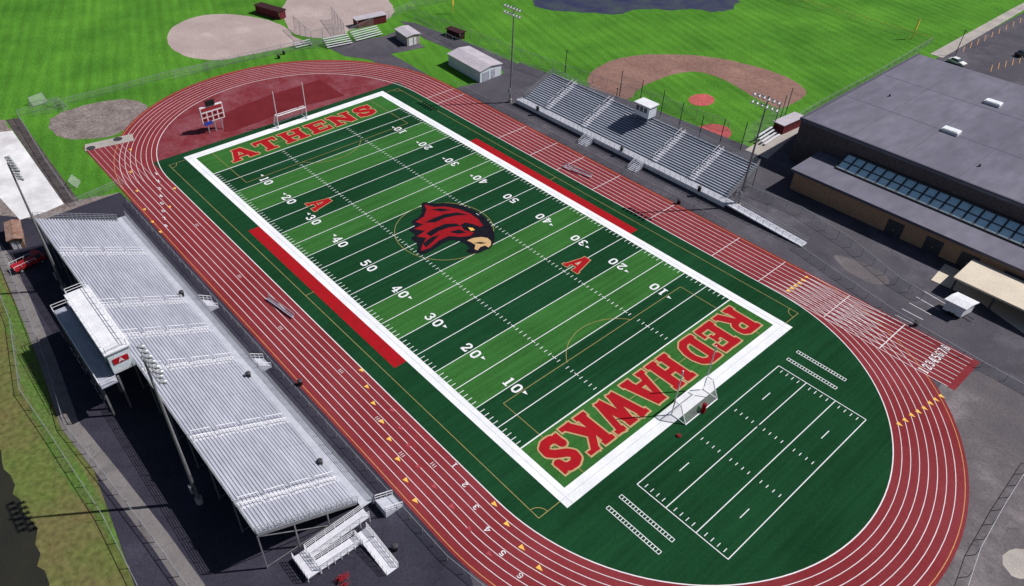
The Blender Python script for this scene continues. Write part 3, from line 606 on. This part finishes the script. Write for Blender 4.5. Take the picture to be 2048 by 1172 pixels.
# ---------------- scoreboard ----------------
c=P(433,262); sb=thing('scoreboard','red and white scoreboard with black speaker at far end of field','scoreboard',(c.x,c.y,0))
for y in (-1.6,0,1.6): MB().bar((c.x,c.y+y,0),(c.x,c.y+y,2.6),.22).build('post','galvanised',sb)
MB().box(c.x-.3,c.y-2.6,2.6,c.x+.12,c.y+2.6,6.2).build('cabinet','white_metal',sb)
for i in range(4):
    for j in range(2):
        y=c.y-2.4+i*1.25; z=2.85+j*1.12; dp=MB().box(c.x+.121,y,z,c.x+.16,y+1.0,z+.88).build('display_panel','board_red',sb)
        MB().box(c.x+.162,y+.25,z+.25,c.x+.18,y+.75,z+.65).build('digit_window','black',dp)
MB().box(c.x+.121,c.y-2.4,5.2,c.x+.16,c.y+2.4,6.0).build('header_panel','board_red',sb)
MB().box(c.x+.165,c.y-2.4,2.0,c.x+.22,c.y-.5,2.8).build('sponsor_panel','board_blue',sb)
MB().box(c.x-.4,c.y-1,6.25,c.x+.3,c.y+.9,7.3).build('speaker','black',sb)
# ---------------- sheds ----------------
def shed(A,B_,D,zh,rise,label,wm,rm,name='storage_shed',cat='shed',door=True,wheels=False):
    A=Vector((A[0],A[1],0));B_=Vector((B_[0],B_[1],0));D=Vector((D[0],D[1],0)); o=thing(name,label,cat,(A+B_)/2+D/2)
    c=[A,B_,B_+D,A+D]; up=Vector((0,0,zh)); m=MB(); lo0=Vector((0,0,.5 if wheels else 0)); m.add([p+lo0 for p in c]+[p+up for p in c],[(0,1,5,4),(1,2,6,5),(2,3,7,6),(3,0,4,7)])
    r=Vector((0,0,zh+rise)); ra=(A+B_)/2+r; rb=ra+D; m.add([A+up,B_+up,ra],[(0,1,2)]); m.add([A+D+up,B_+D+up,rb],[(1,0,2)]); m.build('wall',wm,o)
    e=(B_-A).normalized()*.3; d=D.normalized()*.3; t=Vector((0,0,.12))
    for (p,q) in ((A-e,ra),(B_+e,ra)):
        lo=p+Vector((0,0,zh-rise*.1+.02)); vs=[lo-d,q-d+Vector((0,0,.03)),q+D+d+Vector((0,0,.03)),lo+D+d]; MB().add(vs+[v+t for v in vs],[(0,1,2,3),(7,6,5,4),(0,4,5,1),(1,5,6,2),(2,6,7,3),(3,7,4,0)]).build('roof_panel',rm,o)
    n=Vector((0,0,1)).cross(e).normalized(); n=-n if n.dot(D)>0 else n
    if door:
        for f0,f1 in ((.12,.42),(.52,.7)):
            a=A.lerp(B_,f0)+n*.02;b_=A.lerp(B_,f1)+n*.02; dr=MB().add([a,b_,b_+up*.78,a+up*.78,a+n*.05,b_+n*.05,b_+n*.05+up*.78,a+n*.05+up*.78],[(0,1,2,3),(4,5,6,7),(3,2,6,7),(0,3,7,4),(1,2,6,5)]).build('door','white_metal' if wm!='shed_white' else 'foot_metal',o)
            hd=a.lerp(b_,.85)+n*.08+Vector((0,0,1.1)); MB().bar(hd,hd+Vector((0,0,.2)),.06).build('handle','steel_dark',dr)
    if wheels:
        for f in (.4,.6):
            for s_ in (A-e*.2,B_+e*.2): p=s_+D*f+Vector((0,0,.35)); w_=MB().tube(p-e*.3,p+e*.3,.35,n=12).build('wheel','rubber',o)
        MB().bar((A+B_)/2+Vector((0,0,.5)),(A+B_)/2+n*1.4+Vector((0,0,.5)),.12).build('tow_bar','steel_dark',o)
    return o
A=P(960,166);B_=P(1002,150);Dd=P(897,130)-A
shed(A,B_,Dd,3.0,.5,'white metal storage building with pale roof beside the light pole','shed_white','shed_roof')
A=P(815,93);B_=P(840,86);Dd=P(792,77)-A
shed(A,B_,Dd,2.6,.3,'small grey shed with flat pale roof near the dugouts','concrete','shed_roof')
A=P(1918,640);B_=P(1940,628);Dd=P(1882,622)-A
shed(A,B_,Dd,2.4,.2,'small white enclosed trailer on asphalt near school entrance','white_metal','white_metal','cargo_trailer','trailer',door=False,wheels=True)
A=P(25,500);B_=P(52,495);Dd=P(20,465)-A
shed(A,B_,Dd,2.0,.3,'small rusty brown shed at the far left behind bleachers','rust','rust')
def dugout(px,py,px2,py2,label,depth=2.6,h=2.3,wm='maroon',rm='shed_roof'):
    A=P(px,py);B_=P(px2,py2); e=(B_-A).normalized(); n=Vector((-e.y,e.x,0))
    if n.dot(P(px,py-20)-A)<0: n=-n
    o=thing('dugout',label,'dugout',(A+B_)/2,'maroon dugouts'); D=n*depth; up=Vector((0,0,h))
    def wl(a,b_,nm,h0,h1,mm):
        t=(b_-a).normalized(); q=Vector((-t.y,t.x,0))*.1; vs=[a-q,b_-q,b_+q,a+q]; MB().add([v+Vector((0,0,h0)) for v in vs]+[v+Vector((0,0,h1)) for v in vs],[(0,1,2,3),(7,6,5,4),(0,4,5,1),(1,5,6,2),(2,6,7,3),(3,7,4,0)]).build(nm,mm,o)
    wl(A+e*.2,B_-e*.2,'front_wall',0,h-.05,wm); wl(A+n*.15,A+D-n*.15,'side_wall',0,h-.05,wm); wl(B_+n*.15,B_+D-n*.15,'side_wall',0,h-.05,wm)
    vs=[A-e*.3-n*.3,B_+e*.3-n*.3,B_+e*.3+D+n*.3,A-e*.3+D+n*.3]; MB().add([v+up for v in vs]+[v+up+Vector((0,0,.15)) for v in vs],[(0,1,2,3),(7,6,5,4),(0,4,5,1),(1,5,6,2),(2,6,7,3),(3,7,4,0)]).build('roof',rm,o)
    MB().bar(A+e*.4+n*1.8+Vector((0,0,.45)),B_-e*.4+n*1.8+Vector((0,0,.45)),.4,.08).build('bench','aluminium',o)
dugout(512,26,560,40,'maroon walled dugout at the top between the softball infields',wm='maroon',rm='maroon_dark')
dugout(715,57,773,45,'maroon walled dugout with pale roof beside the farther softball infield')
dugout(893,70,920,80,'small dark dugout at the left of the baseball outfield',2.0,1.8,'maroon_dark','maroon_dark')
dugout(1562,270,1602,252,'maroon dugout beside the school and baseball backstop',2.4)
# ---------------- school ----------------
zr=9.5; sx0=26.6; sy0=73.2; sy1=125.7
sc=thing('school_building','large school building with flat grey roofs and brown brick walls at right','building',(sx0+30,sy0,0))
X1=sx0+95
MB().box(sx0,sy0,0,X1,sy1,zr-.5).build('gym_wall','brick_dark',sc)
gr=MB().box(sx0-.3,sy0-.3,zr-.497,X1,sy1+.3,zr).build('gym_roof','roof_grey',sc)
m=MB()
for i in range(1,9): m.line((sx0+i*10.3,sy0+.3),(sx0+i*10.3,sy1),.1,zr+.01)
for i in range(1,3): m.line((sx0+.3,sy0+i*17.2),(X1,sy0+i*17.2),.12,zr+.02)
m.build('roof_seams','roof_seam',gr)
m=MB()
for x0,y0,x1,y1 in ((sx0-.3,sy0-.3,X1,sy0+.1),(sx0-.3,sy0+.103,sx0+.1,sy1+.3)): m.box(x0,y0,zr+.003,x1,y1,zr+.25)
m.build('roof_parapet','roof_seam',gr)
for q in ((1987,205),(1903,261),(2130,262)):
    c=P(q[0],q[1],zr+.4); o=MB().box(c.x-1.6,c.y-1,zr+.003,c.x+1.6,c.y+1,zr+.6).build('skylight','white_metal',sc); MB().box(c.x-1.4,c.y-.8,zr+.603,c.x+1.4,c.y+.8,zr+.72).build('skylight_dome','lens',o)
for q in ((1780,190),(1960,330)):
    c=P(q[0],q[1],zr+.3); MB().tube((c.x,c.y,zr),(c.x,c.y,zr+.5),.2,n=10).build('roof_vent','roof_seam',sc)
za=4.6; ay=62.6; ax0=32.6
MB().box(ax0+.5,ay,0,X1,sy0-.003,za-.4).build('annex_wall','brick_tan',sc)
MB().box(ax0-.1,ay-.8,za-.397,X1,sy0-.304,za).build('annex_roof','roof_grey',sc)
MB().box(ax0-.15,ay-.86,za-.5,X1,ay-.803,za+.06).build('annex_fascia','roof_seam',sc)
gl=MB(); gx=38.0; ga=sy0-4.4; gb=sy0-.4; gz=za+1.7
gl.add([(gx,ga,za+.05),(X1,ga,za+.05),(X1,gb,gz),(gx,gb,gz),(gx,gb,za+.05),(X1,gb,za+.05)],[(0,1,2,3),(0,3,4),(3,2,5,4)])
gs=gl.build('glazed_roof_strip','skylight',sc); m=MB()
for i in range(34): x=gx+i*2.0; m.bar((x,ga-.02,za+.1),(x,gb,gz+.06),.3,.12)
m.bar((gx,ga-.02,za+.1),(X1,ga-.02,za+.1),.4); m.bar((gx,gb,gz+.06),(X1,gb,gz+.06),.35); m.bar((gx,(ga+gb)/2,(za+gz)/2+.12),(X1,(ga+gb)/2,(za+gz)/2+.12),.15); m.build('glazing_bar','steel_dark',gs)
for x in (ax0+20,ax0+27,ax0+33,ax0+40):
    d=MB().box(x,ay-.06,0,x+3,ay-.003,2.9).build('door','steel_dark',sc); MB().box(x+1.4,ay-.12,1.0,x+1.6,ay-.063,1.25).build('handle','galvanised',d)
qx=P(1870,590,2.8).x
MB().box(qx,ay-9,2.8,qx+26,ay-1.3,3.1).build('entrance_canopy','cream',sc)
for i in range(5):
    MB().bar((qx+.5+i*6,ay-8.6,0),(qx+.5+i*6,ay-8.6,2.79),.3).build('canopy_column','steel_dark',sc)
# ---------------- cars ----------------
def car(c,rz,m,label):
    o=thing('parked_car',label,'car',(0,0,0))
    prof=[(-2.2,.35),(2.25,.35),(2.3,.75),(1.3,.95),(-1.9,1.0),(-2.25,.85)]; w=.9
    def ext(pr,w,nm,mm,par):
        n=len(pr); k=MB(); k.add([(x,-w,z) for x,z in pr]+[(x,w,z) for x,z in pr],[tuple(range(n)),tuple(range(n,2*n))[::-1]]+[(i+n,(i+1)%n+n,(i+1)%n,i) for i in range(n)]); return k.build(nm,mm,par)
    ext(prof,w,'body',m,o); ext([(-1.7,1.0),(-1.2,1.45),(.3,1.47),(1.0,.97)],.76,'cabin','glass',o); MB().box(-1.2,-.72,1.472,.3,.72,1.51).build('roof',m,o)
    for x in (-1.4,1.4):
        for s_ in (-1,1):
            y=s_*.85; wh=MB().tube((x,y-.1,.33),(x,y+.1,.33),.33,n=14).build('wheel','rubber',o); MB().tube((x,y+s_*.1,.33),(x,y+s_*.12,.33),.2,n=10).build('rim','galvanised',wh)
    for y in (-.6,.6): MB().box(2.3,y-.2,.55,2.33,y+.2,.7).build('headlight','lens',o)
    o.location=(c.x,c.y,.05); o.rotation_euler=(0,0,rz); return o
car(P(1912,128),math.radians(-10),'car_white','white sedan parked at the corner of the school roof')
car(P(2044,112),math.radians(70),'car_black','black sedan parked at the right edge of the lot')
pk=MB()
for i in range(12):
    a=P(1930+i*14,92-i*7);  pk.line((a.x,a.y),(a.x+1.5,a.y-5),.14,ZA+.02)
for i in range(9):
    a=P(1985+i*14,130-i*4);  pk.line((a.x,a.y),(a.x+1.5,a.y-5),.14,ZA+.02)
pk.build('parking_lines','lane_orange')['kind']='structure'
pk=MB()
for i in range(5):
    a=P(1790+i*14,630-i*12); b2=P(1830+i*16,650-i*10); pk.line(a,b2,.12,ZA+.02)
pk.build('bay_lines','lane_white')['kind']='structure'
c=P(60,532); tr=thing('utility_truck','red utility truck parked behind the large bleachers','truck',(0,0,0))
MB().box(-2.6,-1.0,.6,1.0,1.0,1.1).build('flatbed','truck_red',tr); MB().box(1.05,-.95,.5,2.6,.95,1.3).build('hood','truck_red',tr); MB().box(1.1,-.85,1.303,2.0,.85,2.0).build('cab','glass',tr); MB().box(1.05,-.9,2.003,2.05,.9,2.1).build('roof','truck_red',tr)
for x in (-1.7,1.8):
    for y in (-.95,.95): wh=MB().tube((x,y-.12,.4),(x,y+.12,.4),.4,n=12).build('wheel','rubber',tr); MB().tube((x,y*1.14,.4),(x,y*1.16,.4),.22,n=10).build('rim','galvanised',wh)
m=MB()
for y in (-.98,.98):
    m.bar((-2.6,y,1.6),(1,y,1.6),.06)
    for x in (-2.6,-1.4,-.2,1): m.bar((x,y,1.1),(x,y,1.6),.06)
m.build('side_rails','white_metal',tr); tr.location=(c.x,c.y,.05); tr.rotation_euler=(0,0,math.radians(100))
# ---------------- benches, bins, small stands ----------------
def bench(px,py,px2,py2,label,mm):
    A=P(px,py);B_=P(px2,py2); o=thing('team_bench',label,'bench',(A+B_)/2); e=(B_-A).normalized(); n=Vector((-e.y,e.x,0)); z=Vector((0,0,1))
    MB().bar(A+z*.45,B_+z*.45,.4,.06).build('seat',mm,o)
    MB().bar(A+z*.9+n*.3,B_+z*.9+n*.3,.05,.25).build('backrest',mm,o)
    for t in (.03,.35,.65,.97):
        p=A.lerp(B_,t); m=MB(); m.bar(p-n*.2+z*.08,p-n*.2+z*.42,.05); m.bar(p+n*.28+z*.08,p+n*.28+z*.9,.05); m.build('leg','galvanised',o)
bench(535,600,587,638,'pale team bench on the track side by large bleachers','seat_metal')
bench(1125,335,1182,357,'silver team bench on the track by small bleachers','aluminium')
def tbin(q,l,z=0):
    c=P(q[0],q[1],z); o=thing('trash_bin',l,'trash bin',c); MB().tube(c,c+Vector((0,0,.95)),.32,.38,12).build('barrel','black',o); MB().tube(c+Vector((0,0,.951)),c+Vector((0,0,1.12)),.4,.22,12).build('lid','steel_dark',o)
for q,l in (((601,770),'black trash bin beside the track fence near large bleachers'),((790,1100),'black trash bin at the foot of the ramp'),((1357,408),'black trash bin between small bleachers and far straight'),((1830,652),'black trash bin near the painted bays'),((558,117),'black trash bin by the softball infield'),((568,109),'second black bin touching the fence by the softball infield')): tbin(q,l)
for q,l in (((641,930),'black trash bin on the walkway near the lower end of large bleachers'),((498,755),'black trash bin on the bleacher walkway near the midfield stairs'),((365,592),'black trash bin on the walkway at far end of large bleachers'),((1075,221),'dark trash bin at the shed end of the small bleachers walkway'),((1243,302),'dark trash bin on the small bleachers walkway below the press box'),((1398,382),'dark trash bin on the small bleachers walkway near the light pole')): tbin(q,l,1.2)
def ministand(px,py,px2,py2,label,rows=4):
    A=P(px,py);B_=P(px2,py2); e=(B_-A).normalized(); n=Vector((-e.y,e.x,0))
    if n.dot(P(px,py-20)-A)<0: n=-n
    o=thing('portable_bleachers',label,'bleachers',(A+B_)/2); z=Vector((0,0,1))
    for i in range(rows): MB().bar(A+n*i*.7+z*(.45+.35*i),B_+n*i*.7+z*(.45+.35*i),.45,.06).build('seat_plank','aisle_metal',o)
    for t in (.05,.5,.95): p=A.lerp(B_,t); m=MB(); m.bar(p+z*.1,p+n*rows*.7+z*(.35*rows),.08); m.bar(p+n*rows*.7,p+n*rows*.7+z*.35*rows,.08); m.bar(p,p+n*rows*.7,.08); m.build('frame','galvanised',o)
ministand(655,98,705,88,'portable aluminium bleachers left of the asphalt corner',5)
ministand(712,84,765,70,'portable aluminium bleachers right of the asphalt corner',5)
ministand(592,98,625,90,'low portable bleachers beside the round softball infield',3)
ministand(1528,292,1558,272,'small portable bleachers beside the baseball backstop',4)
def framegoal(px,py,label,w=3.5,h=1.8,rz=0,mm='galvanised'):
    c=P(px,py); o=thing('practice_goal',label,'goal frame',(0,0,0)); m=MB()
    for y in (-w/2,w/2): m.tube((0,y,0),(0,y,h),.06); m.tube((0,y,h),(1.2,y,0),.05); m.tube((0,y,.05),(1.2,y,.05),.05)
    m.tube((0,-w/2,h),(0,w/2,h),.06); m.tube((1.2,-w/2,.05),(1.2,w/2,.05),.05); m.build('frame',mm,o)
    MB().add([(0,-w/2,h),(0,w/2,h),(1.2,w/2,0),(1.2,-w/2,0)],[(0,1,2,3)]).build('netting','net',o); o.location=(c.x,c.y,0); o.rotation_euler=(0,0,rz)
framegoal(75,205,'small netted goal in the pen at far left',rz=.3); framegoal(118,215,'second netted goal nearer the dirt patch',rz=2.0)
framegoal(145,370,'empty metal goal frame on grass beside track curve',2.5,1.6,1.0)
for q,l in (((182,297),'left throwing ring on the pale pad'),((236,279),'right throwing ring on the pale pad')):
    c=P(*q); o=MB().tube((c.x,c.y,ZT+.035),(c.x,c.y,ZT+.06),.95,n=24).build('throwing_ring','steel_dark',None,(c.x,c.y,0)); tag(o,l,'throwing ring')
for q,l in (((1823,78),'yellow foul pole in the outfield corner'),((905,27),'yellow foul pole at top centre')):
    c=P(*q); o=thing('foul_pole',l,'foul pole',c); MB().tube(c,c+Vector((0,0,6)),.1,n=8).build('pole','yellow_paint',o); MB().bar(c+Vector((.3,0,5.5)),c+Vector((.3,0,2.5)),.5,.04).build('wing','yellow_paint',o)
def shrub(px,py,r,label,lm,n=700):
    c=P(px,py); o=thing('shrub',label,'shrub',c); b_=MB()
    for i in range(5):
        a=random.random()*6.28; b_.tube(c,c+Vector((math.cos(a)*r*.5,math.sin(a)*r*.5,r*.8)),.06,.02,5)
    b_.build('stems','bark',o); lf=MB()
    cl=[Vector((random.gauss(0,r*.4),random.gauss(0,r*.4),r*random.uniform(.3,1))) for _ in range(9)]
    for i in range(n):
        k=random.choice(cl); p=c+k+Vector((random.gauss(0,r*.2),random.gauss(0,r*.2),random.gauss(0,r*.15)))
        if p.z<.05: continue
        d=Vector((random.gauss(0,1),random.gauss(0,1),random.gauss(0,1))).normalized()*r*.07; e=d.cross(Vector((random.random(),random.random(),1))).normalized()*r*.05; lf.add([p-d,p+e,p+d,p-e],[(0,1,2,3)])
    lf.build('leaves',lm,o)
shrub(683,1166,.9,'small crimson shrub on the asphalt at the bottom edge','leaf_red',500)
# ---------------- camera, light, world ----------------
sc_=bpy.context.scene
cd=bpy.data.cameras.new('camera'); co=bpy.data.objects.new('camera',cd); C.objects.link(co); sc_.camera=co
cd.sensor_fit='HORIZONTAL'; cd.sensor_width=36; cd.lens=36*FP/2048; cd.shift_x=(1024-PX)/2048; cd.shift_y=-(586-PY)/2048; cd.clip_end=5000; cd.clip_start=1
mw=Matrix((Rv,Uv,-Fv)).transposed().to_4x4(); mw.translation=CP; co.matrix_world=mw
E=math.radians(48); az=math.atan2(.56,.83)
sd=Vector((math.sin(az)*math.cos(E),math.cos(az)*math.cos(E),math.sin(E)))
ld=bpy.data.lights.new('sun','SUN'); ld.energy=5; ld.angle=math.radians(.5); ld.color=(1,.97,.93); lo=bpy.data.objects.new('sun',ld); C.objects.link(lo); lo.rotation_euler=sd.to_track_quat('Z','Y').to_euler(); lo.location=(0,0,60)
w=bpy.data.worlds.new('World'); sc_.world=w; w.use_nodes=True; nt=w.node_tree; bg=nt.nodes['Background']; sk=nt.nodes.new('ShaderNodeTexSky'); sk.sky_type='NISHITA'; sk.sun_disc=False; sk.sun_elevation=E; sk.sun_rotation=az
nt.links.new(sk.outputs[0],bg.inputs['Color']); bg.inputs['Strength'].default_value=.05
sc_.view_settings.view_transform='Standard'; sc_.view_settings.look='None'; sc_.view_settings.exposure=0
